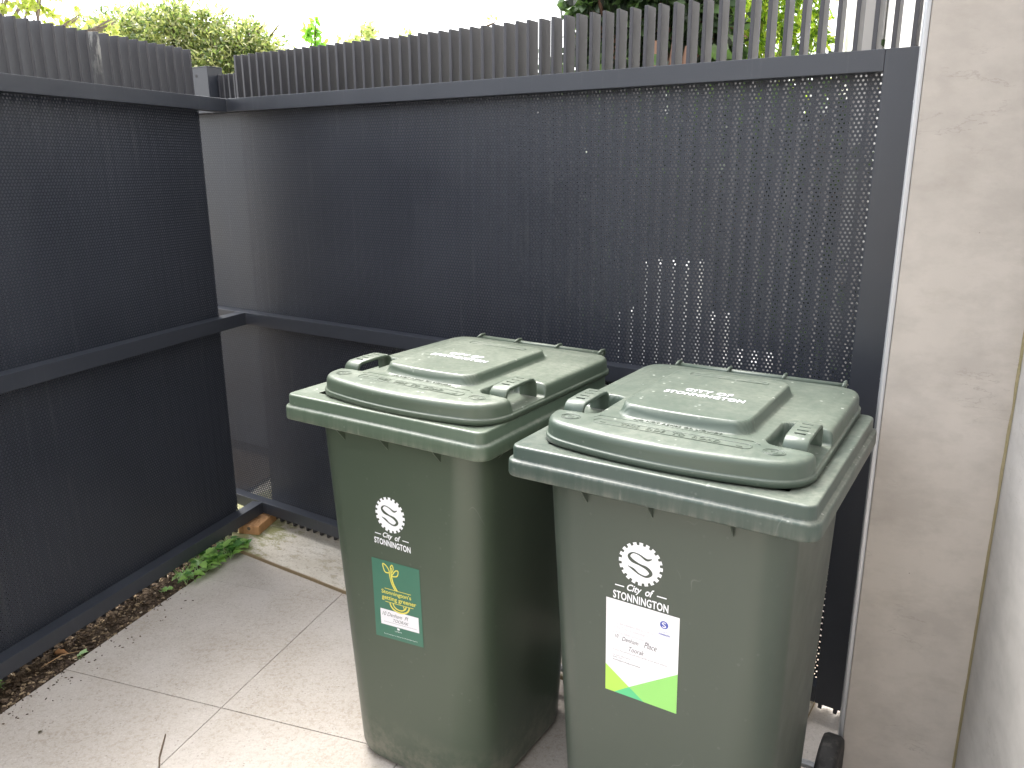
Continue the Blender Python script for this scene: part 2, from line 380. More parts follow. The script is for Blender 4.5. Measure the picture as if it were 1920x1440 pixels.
# threshold slab under the gate
th = empty('threshold_slab', (CX, CY, 0), GYAW); tag(th, 'pale mossy weathered stone threshold slab lying under the gate', 'threshold')
sv = []; n = 90
for (y, z) in ((-.216, -.02), (-.216, .013), (-.2135, .0155), (-.208, .017), (-.1, .017), (.0, .0172), (.10, .0165), (.42, .015), (.425, -.02)):
    for i in range(n+1):
        x = -.30+i*(2.62/n)
        e = .003*noise.noise((x*7, y*30, 5)) if y < -.2 else 0
        sv.append((x, y+e, z+(.0012*noise.noise((x*14, y*14, 1)) if z > 0 else 0)))
sf = [(j*(n+1)+i, j*(n+1)+i+1, (j+1)*(n+1)+i+1, (j+1)*(n+1)+i) for j in range(8) for i in range(n)]
sf += [tuple(j*(n+1) for j in range(9))[::-1], tuple(j*(n+1)+n for j in range(9))]
pm('slab', sv, sf, SLAB, th, smooth=False)
tb = empty('timber_offcut', (-1.118, 3.15, 0), -.20)
tag(tb, 'orange brown timber offcut wedged under the fence corner', 'timber')
pm('timber_block', boxv(-.055, .040, 0, .25, .0185, .058), BOXF, TIMBER, tb, bevel=.002)
mb = MB(); mb.tube([(-.005, -.0005, .045), (-.005, .003, .045)], .008, 10); mb.build('knot', BARK, tb)

# ------------------------------------------------------------------ concrete walls on the right
W0 = Vector((.8185, 1.712, 0)); J = W0 + T2*.255
def wall_prism(name, quad, z0, z1, m, parent=None):
    V = [(p.x, p.y, z0) for p in quad]+[(p.x, p.y, z1) for p in quad]
    return pm(name, V, BOXF, m, parent, bevel=.003)
wa = empty('concrete_pier', W0); tag(wa, 'pale trowelled concrete pier beside the right end of the gate', 'wall')
def rel(q, o): return [p-o for p in q]
wall_prism('pier_face', rel([W0+T2*.005, J+T2*.25, J+T2*.25+T1*.035, W0+T2*.005+T1*.035], W0), -.03, 4.2, WALLM, wa)
wall_prism('edge_trim', rel([W0-T2*.006-T1*.002, W0+T2*.0045-T1*.002, W0+T2*.0045+T1*.02, W0-T2*.006+T1*.02], W0), -.03, 4.2, GALV, wa)
wb = empty('concrete_side_wall', J); tag(wb, 'smooth lighter concrete wall running along the right edge of the photo', 'wall')
wall_prism('wall_face', rel([J-T1*5.6, J-T1*5.6+T2*.25, J-T1*.003+T2*.25, J-T1*.003], J), -.03, 4.2, WALLB, wb)
sv = []; nz = 260
for i in range(nz+1):
    z = -.02+i*(4.1/nz); a = .003+.0022*noise.noise((0, 0, z*14)); b = .003+.0022*noise.noise((3, 0, z*17))
    for p in (T2*(-a-.001)-T1*.0028+T1*.002, T2*(-.0015)-T1*(b+.003), T2*(-.0008)-T1*(b+.008)): sv.append(p+Vector((0, 0, z)))
sf = [(i*3+j, i*3+j+1, i*3+j+4, i*3+j+3) for i in range(nz) for j in range(2)]
pm('sealant_joint', sv, sf, SEAL, wb, smooth=True)
# outer boundary wall beyond the gate
O0 = Vector((.945, 1.99, 0))
ow = empty('outer_wall', O0); tag(ow, 'sunlit beige concrete wall beyond the gate, seen between the rightmost fins', 'wall')
wall_prism('wall_face', rel([O0, O0+T2*.3, O0+T2*.3+T1*5.4, O0+T1*5.4], O0), -.03, 4.6, OUTW, ow)
box('downpipe', 0, .07, 0, .07, -.03, 4.6, mat('pale_pipe', (.3, .29, .28), .5), ow).matrix_local = Matrix.Translation(T1*1.0-T2*.075) @ Matrix.Rotation(-TYAW, 4, 'Z')
# pale rendered stepped wall glimpsed through the holes
gl = empty('rendered_low_wall', gpt(1.6, .75, 0), GYAW)
tag(gl, 'white rendered stepped garden wall beyond the gate, glimpsed through its perforations', 'wall')
WR = mat('white_render', (.80, .79, .77), .8)
for (x0, x1, z) in ((-.28, -.2055, .94), (-.205, .0, 1.135), (.0005, .125, .94), (.1255, .30, .80)):
    box('wall_block', x0, x1, 0, .2, -.03, z, WR, gl, bevel=.004); box('coping', x0, x1, -.012, .212, z+.0005, z+.04, WR, gl, bevel=.004)
# house behind the viewer
hb = empty('house_facade', (-1.2, -4.2, 0), .0); tag(hb, 'pale warm rendered house wall behind the viewpoint', 'house')
HB = m_concrete('warm_render', (.46, .42, .36))
box('wall', -3.2, 1.6, -.3, 0, -.03, 3.4, HB, hb, bevel=.01)
d = box('door', -1.0, -.1, .001, .05, 0, 2.1, mat('dark_door', (.06, .05, .045), .4), hb, bevel=.004)
mb = MB(); mb.tube([(-.2, .055, 1.0), (-.2, .10, 1.0), (-.3, .10, 1.0)], .01, 8); mb.build('handle', GALV, d)

# ------------------------------------------------------------------ wheelie bins
def loop_rr(hx0, hx1, y0, y1, r, n=10):
    pts = []
    for (cx, cy, a0) in ((hx1-r, y0+r, -90), (hx1-r, y1-r, 0), (hx0+r, y1-r, 90), (hx0+r, y0+r, 180)):
        for k in range(n+1):
            a = radians(a0+90*k/n); pts.append((cx+r*cos(a), cy+r*sin(a)))
    return pts
def loft(loops, cap0=False, cap1=False, close=False):
    n = len(loops[0]); V = [p for l in loops for p in l]
    m = len(loops); Fc = []
    for i in range(m if close else m-1):
        a, b = i*n, ((i+1) % m)*n
        Fc += [(a+k, a+(k+1) % n, b+(k+1) % n, b+k) for k in range(n)]
    if cap0: Fc.append(tuple(range(n))[::-1])
    if cap1: Fc.append(tuple(range((m-1)*n, m*n)))
    return V, Fc
def y_front(z): return .047-.012*z/.93
def body_x(z): return (-.197-.047*z/.93, .238+.013*z/.93)
def sstep(t): t = max(0., min(1., t)); return t*t*(3-2*t)
def lid_outline(N_=560):
    P = []
    def bez(a, b, c, n):
        for k in range(n): t = k/n; P.append(((1-t)**2*a[0]+2*t*(1-t)*b[0]+t*t*c[0], (1-t)**2*a[1]+2*t*(1-t)*b[1]+t*t*c[1]))
    fy = lambda x: .019+.022*(x/.2)**2
    for k in range(40): x = -.195+.39*k/40; P.append((x, fy(x)))
    bez((.195, fy(.195)), (.258, .054), (.265, .118), 14)
    for k in range(30): t = k/30; P.append((.265-.004*t, .118+.45*t))
    bez((.261, .568), (.258, .632), (.195, .634), 12)
    for k in range(20): P.append((.195-.39*k/20, .634))
    bez((-.195, .634), (-.258, .632), (-.261, .568), 12)
    for k in range(30): t = k/30; P.append((-.261-.004*t, .568-.45*t))
    bez((-.265, .118), (-.258, .054), (-.195, fy(.195)), 14)
    # resample
    P.append(P[0]); L = [0]
    for a, b in zip(P, P[1:]): L.append(L[-1]+hypot(b[0]-a[0], b[1]-a[1]))
    out = []; j = 0
    for i in range(N_):
        t = L[-1]*i/N_
        while L[j+1] < t: j += 1
        f = (t-L[j])/(L[j+1]-L[j]); out.append((P[j][0]+(P[j+1][0]-P[j][0])*f, P[j][1]+(P[j+1][1]-P[j][1])*f))
    return out
def sd_rbox(x, y, cx, cy, hx, hy, r):
    qx, qy = abs(x-cx)-hx+r, abs(y-cy)-hy+r
    return hypot(max(qx, 0), max(qy, 0))+min(max(qx, qy), 0)-r
PROF = [(0, 1.0005), (0, 1.0105), (.0012, 1.0122), (.0040, 1.0126), (.0046, 1.0150), (.0054, 1.0300), (.0062, 1.0355), (.0082, 1.0400), (.0115, 1.0431), (.0155, 1.0447), (.021, 1.0455), (.03, 1.0460), (.04, 1.0465)]
def lid_top(x, y): 
    z = 1.0465+.0035*(1-((x/.26)**2))*sstep((y-.05)/.2)
    yy = y-.0+.010*(1-(x/.128)**2) if y < .3 else y
    z += .023*sstep((.006-sd_rbox(x, yy, 0, .326, .131, .168, .03))/.011)
    return z
def lid_mesh(name, m, parent):
    O = lid_outline(); n = len(O); nrm = []
    for i in range(n):
        a, b = O[i-1], O[(i+1) % n]; tx, ty = b[0]-a[0], b[1]-a[1]; l = hypot(tx, ty); nrm.append((-ty/l, tx/l))
    def zmod(x, y, z):
        s = sd_rbox(abs(x), y, .225, .205, .058, .073, .022)
        fz = 1.016; mk = sstep((.001-s)/.007)
        return z+(min(z, fz)-z)*mk if z > fz else z
    rings = []
    for (s, z) in PROF:
        rings.append([(O[i][0]+nrm[i][0]*s, O[i][1]+nrm[i][1]*s, z) for i in range(n)])
    base = [(p[0], p[1]) for p in rings[-1]]; K = 62
    for k in range(1, K):
        t = 1-k/K
        rings.append([(x*t, .33+(y-.33)*t, lid_top(x*t, .33+(y-.33)*t)) for x, y in base])
    V = [(x, y, zmod(x, y, z)) for r in rings for (x, y, z) in r]
    Fc = [(i*n+k, i*n+(k+1) % n, (i+1)*n+(k+1) % n, (i+1)*n+k) for i in range(len(rings)-1) for k in range(n)]
    V.append((0, .33, lid_top(0, .33))); c = len(V)-1; a = (len(rings)-1)*n
    Fc += [(a+k, a+(k+1) % n, c) for k in range(n)]
    # underside
    und = [(x*.97, .33+(y-.33)*.97, 1.0008) for x, y in O]; b0 = len(V); V += und
    Fc += [(k, b0+k, b0+(k+1) % n, (k+1) % n) for k in range(n)]
    Fc.append(tuple(range(b0, b0+n))[::-1])
    return pm(name, V, Fc, m, parent, smooth=True)
_tc = {}
def text2d(s, bold=0., shear=0., space=1.):
    key = (s, bold, shear, space)
    if key in _tc: return _tc[key]
    cu = bpy.data.curves.new('text', 'FONT'); cu.body = s; cu.offset = bold; cu.shear = shear; cu.space_character = space; cu.resolution_u = 4
    o = bpy.data.objects.new('text', cu); sc.collection.objects.link(o)
    dg = bpy.context.evaluated_depsgraph_get(); me = bpy.data.meshes.new_from_object(o.evaluated_get(dg))
    V = [(v.co.x, v.co.y) for v in me.vertices]; Fc = [tuple(p.vertices) for p in me.polygons]
    bpy.data.objects.remove(o); bpy.data.curves.remove(cu); bpy.data.meshes.remove(me)
    x0 = min(v[0] for v in V); x1 = max(v[0] for v in V); y0 = min(v[1] for v in V); y1 = max(v[1] for v in V)
    V = [((v[0]-x0)/(x1-x0), (v[1]-y0)/(y1-y0)) for v in V]
    _tc[key] = (V, Fc); return _tc[key]
class D2:
    """flat print: 2-D shapes mapped to a surface by fn(u, v, lift)"""
    def __init__(s, fn, lift): s.fn = fn; s.lift = lift; s.mb = MB()
    def poly(s, P): s.mb.add([s.fn(u, v, s.lift) for u, v in P], [tuple(range(len(P)))])
    def text(s, t, u0, u1, v0, v1, **a):
        V, Fc = text2d(t, **a); s.mb.add([s.fn(u0+(u1-u0)*x, v0+(v1-v0)*y, s.lift) for x, y in V], Fc)
    def stroke(s, P, w0, w1=None, n=1, asp=1.):
        # P points, width profile list or constants
        m = len(P); W = w0 if isinstance(w0, (list, tuple)) else [w0]*m; A = []; B = []
        for i, (x, y) in enumerate(P):
            a, b = P[max(i-1, 0)], P[min(i+1, m-1)]; tx, ty = (b[0]-a[0])*asp, b[1]-a[1]; l = hypot(tx, ty) or 1
            A.append((x-ty/l*W[i]/asp, y+tx/l*W[i])); B.append((x+ty/l*W[i]/asp, y-tx/l*W[i]))
        s.mb.add([s.fn(u, v, s.lift) for u, v in A+B], [(i, i+1, m+i+1, m+i) for i in range(m-1)])
    def build(s, name, m, parent): return s.mb.build(name, m, parent)
def spline(C, n=8):
    out = []
    for i in range(len(C)-1):
        p0, p1, p2, p3 = C[max(i-1, 0)], C[i], C[i+1], C[min(i+2, len(C)-1)]
        for k in range(n):
            t = k/n; out.append(tuple(.5*((2*p1[j])+(-p0[j]+p2[j])*t+(2*p0[j]-5*p1[j]+4*p2[j]-p3[j])*t*t+(-p0[j]+3*p1[j]-3*p2[j]+p3[j])*t**3) for j in range(len(p1))))
    out.append(C[-1]); return out
def body_fn(u, v, lift): return (u, y_front(v)-lift, v)
def gear_logo(parent, cx, cz, r, txt, m):
    d = D2(body_fn, .0009); P = []; T = 20
    for k in range(T):
        a = 2*pi*k/T
        for (da, rr) in ((-.30, .87), (-.27, 1.), (.27, 1.), (.30, .87)):
            an = a+da*2*pi/T; P.append((cx+r*rr*sin(an), cz+r*rr*cos(an)))
    n = len(P); d.mb.add([body_fn(u, v, .0009) for u, v in P]+[body_fn(cx, cz, .0009)], [(k, (k+1) % n, n) for k in range(n)])
    g = d.build('gear_emblem', WHITE, parent)
    s = D2(body_fn, .0014)
    C = spline([(.55, .40, .03), (.30, .30, .085), (-.05, .46, .05), (-.38, .50, .045), (-.58, .30, .10), (-.42, .10, .13), (-.05, -.02, .075), (.32, -.12, .12), (.52, -.34, .13), (.30, -.55, .075), (-.05, -.50, .055), (-.35, -.33, .085), (-.62, -.22, .02)], 8)
    s.stroke([(cx+x*r*.92, cz+y*r*.92) for x, y, w in C], [w*r*.62 for x, y, w in C])
    s.build('letter_s', m, g)
    x0, x1, z0, z1 = txt
    t = D2(body_fn, .0009); W = x1-x0; H = z1-z0
    t.text('STONNINGTON', x0, x1, z0, z1, bold=.025, space=1.06)
    t.build('lettering', WHITE, parent)
    t = D2(body_fn, .0009)
    t.text('City', x0+.25*W, x0+.52*W, z1+.10*H, z1+1.20*H, bold=.022, shear=.35)
    t.text('of', x0+.58*W, x0+.74*W, z1+.30*H, z1+1.25*H, bold=.022, shear=.35)
    for a, b in ((.03, .2), (.79, .96)): t.poly([(x0+a*W, z1+.62*H), (x0+b*W, z1+.62*H), (x0+b*W, z1+.76*H), (x0+a*W, z1+.76*H)])
    t.build('lettering', WHITE, parent)
def quad_fn(c):  # c = TL, TR, BR, BL in (x, z)
    def fn(u, v, lift):
        x = (c[3][0]*(1-u)+c[2][0]*u)*(1-v)+(c[0][0]*(1-u)+c[1][0]*u)*v; z = (c[3][1]*(1-u)+c[2][1]*u)*(1-v)+(c[0][1]*(1-u)+c[1][1]*u)*v
        return (x, y_front(z)-lift, z)
    return fn
def flat(name, col, rough=.4): return mat(name, col, rough)
def bin_(loc, yaw, label, dust, seed, base, lid_col, rim_col, sticker, gear, lid_off=(0, 0, 0)):
    t = empty('wheelie_bin', (*loc, 0), yaw); tag(t, label, 'bin', 'green council wheelie bins')
    BM = m_plastic('bin_body_plastic', base, .35*dust, seed, .35, .3); LM = m_plastic('bin_lid_plastic', lid_col, dust, seed+2, .7, .85); RM = m_rim('bin_rim_plastic', rim_col, seed+5)
    # body
    loops = []
    for (z, ins, ) in ((.0, .03), (.004, .012), (.015, .003), (.03, 0), *[(.03+.06*k, 0) for k in range(1, 16)], (.965, 0)):
        x0, x1 = body_x(z); y0 = y_front(z); y1 = .50+.05*z/.93; r = .098-.025*z/.93
        loops.append([(x, y, z) for x, y in loop_rr(x0+ins, x1-ins, y0+ins, y1-ins, r-ins*.5, 12)])
    V, Fc = loft(loops, cap0=True); body = pm('body', V, Fc, BM, t, smooth=True)
    # rim
    loops = []
    for (o, z) in ((-.055, .9955), (-.012, .9985), (-.004, .9992), (-.0012, .9978), (0, .9945), (.0005, .974), (.0012, .9722), (.0065, .9708), (.0085, .9690), (.0095, .9655), (.0100, .9420), (.0085, .9388), (.0060, .9385), (.0040, .9410), (.0020, .962), (-.06, .964)):
        loops.append([(x, y, z) for x, y in loop_rr(-.29-o, .29+o, 0-o, .582+o, .020+max(o, -.016), 6)])
    V, Fc = loft(loops); pm('rim', V, Fc, RM, t, smooth=True)
    # gussets under the rim
    for x in (-.135, .0, .152):
        y = y_front(.93); V = [(x-.0015, y+.002, .945), (x+.0015, y+.002, .945), (x+.0015, -.004, .945), (x-.0015, -.004, .945), (x-.0015, y+.002, .897), (x+.0015, y+.002, .897)]
        pm('gusset', V, [(0, 3, 2, 1), (0, 4, 3), (1, 2, 5), (3, 4, 5, 2), (0, 1, 5, 4)], BM, t)
    for y in (.12, .3, .46):
        x = body_x(.93)[1]; V = [(x-.002, y-.0015, .945), (x-.002, y+.0015, .945), (.288, y+.0015, .945), (.288, y-.0015, .945), (x-.002, y-.0015, .90), (x-.002, y+.0015, .90)]
        pm('gusset', V, [(0, 1, 2, 3), (0, 3, 4), (1, 5, 2), (3, 2, 5, 4), (0, 4, 5, 1)], BM, t)
    # hinge sockets, body handle and wheels
    mb = MB(); mb.tube([(-.20, .632, .955), (.20, .632, .955)], .012, 12)
    for x in (-.2, 0, .2): mb.box(x-.012, x+.012, .575, .63, .935, .975)
    mb.build('body_handle', BM, t, smooth=False)
    for sx in (-1, 1):
        mb = MB(); prof = [(.0, .020), (.035, .020), (.055, .024), (.074, .024), (.085, .022), (.090, .014), (.090, -.014), (.085, -.022), (.074, -.024), (.035, -.020), (0, -.020)]
        n = 40; X = sx*.282; V = []
        for k in range(n):
            a = 2*pi*k/n
            for r, dx in prof: V.append((X+dx, .552+r*cos(a), .090+r*sin(a)))
        m_ = len(prof); mb.add(V, [(k*m_+j, k*m_+j+1, ((k+1) % n)*m_+j+1, ((k+1) % n)*m_+j) for k in range(n) for j in range(m_-1)])
        wh = mb.build('wheel', BLACKR, t, smooth=True)
        mb = MB(); mb.tube([(X-sx*.03, .552, .09), (X+sx*.026, .552, .09)], .016, 14); mb.build('hub', GALV, wh)
    mb = MB(); mb.tube([(-.25, .552, .09), (.25, .552, .09)], .010, 10); mb.build('axle', GALV, t)
    # lid
    lid = lid_mesh('lid', LM, t); lid.location = (lid_off[0], lid_off[1], 0); lid.rotation_euler = (0, 0, lid_off[2])
    lid.rotation_euler = (0, 0, lid_off[2])
    for sx in (-1, 1):
        path = [(.136, 1.018), (.1365, 1.040), (.139, 1.050), (.144, 1.0565), (.152, 1.0602), (.20, 1.0620), (.236, 1.0620), (.247, 1.0602), (.254, 1.055), (.2580, 1.047), (.260, 1.018)]
        th_ = .0035; V = []; n = len(path); x0, x1 = sx*.199, sx*.243
        x0, x1 = min(x0, x1), max(x0, x1)
        for i, (y, z) in enumerate(path):
            a, b = path[max(i-1, 0)], path[min(i+1, n-1)]; ty, tz = b[0]-a[0], b[1]-a[1]; l = hypot(ty, tz); ny, nz = -tz/l, ty/l
            for (x, o) in ((x0, -th_), (x0, th_*.6), (x0+.0025, th_), (x1-.0025, th_), (x1, th_*.6), (x1, -th_)): V.append((x, y+ny*o, z+nz*o))
        Fc = [(i*6+k, i*6+(k+1) % 6, (i+1)*6+(k+1) % 6, (i+1)*6+k) for i in range(n-1) for k in range(6)]
        h = pm('lid_handle', V, Fc, LM, lid, smooth=False)
        for p in h.data.polygons: p.use_smooth = True
        for k in range(4): box('grip_rib', x0+.012, x1-.012, .165+k*.02, .168+k*.02, 1.0650, 1.0668, LM, lid, bevel=.0006)
    mb = MB(); mb.tube([(-.19, .641, 1.0395), (.215, .641, 1.0395)], .0085, 12); mb.build('hinge_bar', LM, lid, smooth=True)
    for x in (-.185, -.055, .078, .212):
        mb = MB(); mb.tube([(x, .615, 1.0455), (x, .636, 1.0505), (x, .650, 1.0500), (x, .656, 1.038)], [.003, .004, .004, .0035], 8); mb.build('hinge_knuckle', LM, lid, smooth=True)
    # lid print and embossing
    def top_fn(u, v, lift): return (u, v, lid_top(u, v)+lift)
    d = D2(top_fn, .0014); d.text('CITY OF', -.047, .052, .303, .323, bold=.022, space=1.1); d.text('STONNINGTON', -.082, .086, .273, .293, bold=.022, space=1.1); d.build('lid_lettering', WHITE, lid)
    def frame_line(P, w=.0009, z=.0004):
        mb = MB(); mb.tube([top_fn(x, y, z) for x, y in P], w, 5); return mb
    for (cx_, cy_, hx, hy, r) in ((0, .098, .155, .0125, .0115), (0, .452, .088, .009, .008)):
        P = loop_rr(cx_-hx, cx_+hx, cy_-hy, cy_+hy, r, 5); P.append(P[0]); mb = MB(); mb.tube([top_fn(x, y, .0003) for x, y in P], .0010, 5); mb.build('embossed_outline', LM, lid, smooth=True)
    mb = MB(); P = [(-.165, .118), (-.155, .130), (.150, .130), (.165, .118)]
    for a, b in zip(P, P[1:]): mb.tube([top_fn(*a, .0002), top_fn((a[0]+b[0])/2, (a[1]+b[1])/2, .0002), top_fn(*b, .0002)], .0009, 5)
    mb.build('embossed_outline', LM, lid, smooth=True)
    for cx_ in (-.205, .195):
        for r in (.020, .0155, .006):
            mb = MB()
            mb.tube([top_fn(cx_+r*cos(a*pi/10), .095+r*.8*sin(a*pi/10), .0002) for a in range(21)], .0008, 5); mb.build('embossed_ring', LM, lid, smooth=True)
    d = D2(top_fn, .0007); d.text('THIS  SIDE  TO  ROAD', -.098, .098, .092, .105, bold=.0, space=1.15)
    d.poly([(-.14, .093), (-.128, .093), (-.134, .105)]); d.poly([(.128, .093), (.14, .093), (.134, .105)])
    o = d.build('embossed_lettering', LM, lid)
    d = D2(top_fn, .0007); d.text('NO HOT ASHES OR LIQUIDS', -.088, .088, .135, .143, bold=.0, space=1.1); o2 = d.build('embossed_lettering', LM, lid)
    for q in (o, o2):
        mo = q.modifiers.new('thick', 'SOLIDIFY'); mo.thickness = .0008; mo.offset = 0
    # emblem
    gear_logo(t, *gear, BM)
    # sticker
    if sticker[0] == 'green':
        fn = quad_fn(sticker[1]); G = flat('sticker_green', (.045, .155, .105), .35); Y = flat('sticker_yellow', (.72, .66, .12), .4); K = flat('ink', (.06, .06, .07))
        d = D2(fn, .0008); d.poly([(0, 0), (1, 0), (1, 1), (0, 1)]); st = d.build('sticker', G, t); st['label'] = 'dark green sticker with yellow sprout print'
        d = D2(fn, .0013); asp = .152/.205
        d.stroke(spline([(.52, .645), (.44, .74), (.41, .85), (.42, .93)], 8), .010, asp=asp); d.stroke(spline([(.48, .645), (.405, .74), (.375, .84), (.375, .88)], 8), .008, asp=asp)
        d.stroke(spline([(.38, .86), (.28, .86), (.24, .95), (.30, .945), (.36, .90), (.38, .86)], 7), .007, asp=asp)
        d.stroke(spline([(.42, .83), (.50, .90), (.56, .905), (.53, .84), (.42, .82)], 7), .007, asp=asp)
        d.stroke(spline([(.42, .88), (.40, .93), (.44, .965), (.46, .92), (.43, .87)], 6), .006, asp=asp)
        d.poly([(.25, .645), (.80, .645), (.80, .652), (.25, .652)]); d.poly([(.25, .475), (.84, .475), (.84, .482), (.25, .482)])
        d.text("Stonnington's", .18, .80, .565, .632, bold=.012); d.text('getting greener', .18, .90, .490, .558, bold=.012)
        for r, w in ((.20, .010), (.135, .008)):
            d.stroke([(.55+r*cos(a), .474+r*.5*sin(a)) for a in [pi+pi*k/16 for k in range(17)]], w, asp=asp)
        d.stroke([(.63, .47), (.65, .435), (.62, .42)], .007, asp=asp)
        d.build('sprout_print', Y, st)
        d = D2(fn, .0013); d.poly([(.13, .175), (.93, .175), (.93, .375), (.13, .375)]); wf = d.build('address_field', STW, st)
        d = D2(fn, .0017); d.text('10 Denham  Pl', .17, .72, .295, .345, shear=.4, bold=-.005); d.text('TOORAK', .40, .72, .235, .275, shear=.4, bold=-.005)
        d.poly([(.2, .215), (.88, .215), (.88, .2175), (.2, .2175)]); d.build('handwriting', K, wf)
        d = D2(fn, .0013); d.text('City of STONNINGTON', .42, .56, .105, .125); d.text('For more information on waste services visit stonnington.vic.gov.au', .18, .88, .045, .06); d.poly([(.47, .14), (.52, .14), (.52, .165), (.47, .165)]); d.build('small_print', WHITE, st)
    else:
        fn = quad_fn(sticker[1]); d = D2(fn, .0008); d.poly([(0, 0), (1, 0), (1, 1), (0, 1)]); st = d.build('sticker', STW, t); st['label'] = 'white address sticker with green corners'
        for nm, col, P in (('green_corner', (.42, .72, .10), [(0, 0), (.13, 0), (.34, .107), (0, .285)]), ('green_corner', (.10, .55, .24), [(.13, 0), (.55, 0), (.34, .107)]), ('green_corner', (.28, .64, .16), [(.55, 0), (1, 0), (1, .42), (.34, .107)])):
            d = D2(fn, .0012); d.poly(P); d.build(nm, flat('print_green', col), st)
        LG = flat('pale_grey_ink', (.55, .55, .58)); K = flat('black_ink', (.03, .03, .04)); BL = flat('blue_ink', (.07, .10, .42))
        d = D2(fn, .0012)
        d.text('This bin remains the property', .10, .66, .735, .775); d.text('of the City of Stonnington', .10, .60, .690, .730); d.text('and has been allocated to:', .10, .61, .645, .680); d.build('printed_text', LG, st)
        d = D2(fn, .0012); d.text('10', .13, .18, .600, .640, shear=.3, bold=-.004); d.text('Denham', .23, .46, .585, .630, shear=.3, bold=-.004); d.text('Place', .54, .71, .585, .645, shear=.3, bold=-.004); d.text('Toorak', .33, .54, .495, .545, shear=.3, bold=-.004)
        d.build('handwriting', K, st)
        d = D2(fn, .0012); d.text('It is for the exclusive and sole benefit of the above address', .10, .86, .462, .478); d.text('For more information:', .10, .36, .405, .42); d.text('8290 1333', .10, .24, .38, .395); d.text('stonnington.vic.gov.au/waste', .10, .49, .350, .368, bold=.03); d.build('printed_text', flat('grey_ink', (.22, .22, .24)), st)
        d = D2(fn, .0012); asp = .152/.209
        d.poly([(.80+.055*cos(a*pi/12), .885+.055*asp*sin(a*pi/12)) for a in range(24)]); d.text('City of', .78, .84, .805, .82); d.text('STONNINGTON', .73, .88, .775, .793, bold=.03); e_ = d.build('blue_logo', BL, st)
        d = D2(fn, .0016); C = spline([(.5, .4), (0, .55), (-.5, .3), (0, 0), (.5, -.3), (0, -.55), (-.5, -.4)], 6); d.stroke([(.80+x*.045, .885+y*.045) for x, y in C], .0045, asp=asp); d.build('letter_s', STW, e_)
    return t
GREEN1, GREEN2 = (.040, .062, .036), (.042, .056, .044)
bin_((-.3061, 1.7237), -.5717, 'left green wheelie bin with dark green sprout sticker and dusty lid', 1.15, 3.1, (.056, .076, .053), (.068, .092, .066), (.074, .106, .074),
     ('green', [(-.072, .607), (.078, .614), (.081, .406), (-.072, .39)]), (-.004, .734, .0455, (-.0585, .0545, .650, .666)), (.025, -.01, -.02))
bin_((.2404, 1.346), -.5615, 'right green wheelie bin with white address sticker, next to the concrete pier', .8, 9.4, (.054, .070, .056), (.060, .084, .066), (.040, .062, .052),
     ('white', [(-.089, .709), (.063, .709), (.066, .5), (-.086, .5)]), (-.0195, .7985, .0450, (-.0745, .040, .712, .7295)))

# ------------------------------------------------------------------ bark mulch, weed, twigs
MUL = [mat('bark_chip_%s' % n_, c, .9, .2) for n_, c in (('brown', (.13, .095, .066)), ('dark', (.07, .05, .037)), ('tan', (.33, .25, .16)), ('pale', (.5, .42, .32)))]
mb = MB()
for i in range(9000):
    u = random.uniform(-.2, 2.5); v = -2.062-.28*random.random()**1.3
    c = TP(v, u, -.008+random.uniform(0, .012)); l = random.uniform(.003, .010)*random.uniform(.6, 1.2); w_ = l*random.uniform(.3, .7); h = random.uniform(.001, .004)
    R = Matrix.Rotation(random.uniform(0, 6.28), 3, 'Z') @ Matrix.Rotation(random.uniform(-.6, .6), 3, 'X') @ Matrix.Rotation(random.uniform(-.4, .4), 3, 'Y')
    V = [c+R @ Vector(q) for q in ((-l, -w_*.6, 0), (l*.8, -w_, 0), (l, w_*.5, 0), (-l*.7, w_, 0), (-l*.8, -w_*.4, h), (l*.7, -w_*.7, h), (l*.8, w_*.4, h), (-l*.5, w_*.7, h))]
    mb.add(V, BOXF[1:], random.choices((0, 1, 2, 3), (5, 5, 2, .25))[0])
for i in range(260):
    u = random.uniform(-.2, 2.2); v = -2.052+.10*random.random()**3; c = TP(v, u, .0012); l = random.uniform(.0015, .005); R = Matrix.Rotation(random.uniform(0, 6.28), 3, 'Z')
    mb.add([c+R @ Vector(q) for q in ((-l, -l*.4, 0), (l, -l*.5, 0), (l*.8, l*.4, 0), (-l*.7, l*.5, 0), (-l*.8, -l*.3, .0014), (l*.7, -l*.4, .0012), (l*.6, l*.3, .0015), (-l*.5, l*.4, .0012))], BOXF[1:], random.choice((0, 1, 1)))
mu = mb.build('bark_mulch', MUL); tag(mu, 'brown bark mulch between the paving edge and the left fence', 'mulch', kind='stuff')
WL = [m_leaf('weed_leaf', (.27, .44, .13), .35, .3), m_leaf('weed_leaf_pale', (.42, .58, .32), .3, .25), m_leaf('weed_leaf_dark', (.09, .22, .06), .3, .3)]
def leaf_shape(L, W):
    # broad lobed leaf with fold and curl, root at origin, along +x
    out = [(0, 0), (.08, .28), (.30, .46), (.42, .34), (.62, .36), (.80, .16), (1, 0)]
    V = []; Fc = []
    for x, y in out:
        zz = -.25*x*x*L
        V.append((x*L, y*W, zz+.14*y*W*2)); V.append((x*L, 0, zz)); V.append((x*L, -y*W, zz+.14*y*W*2))
    for i in range(len(out)-1): Fc += [(i*3, i*3+1, i*3+4, i*3+3), (i*3+1, i*3+2, i*3+5, i*3+4)]
    return V, Fc
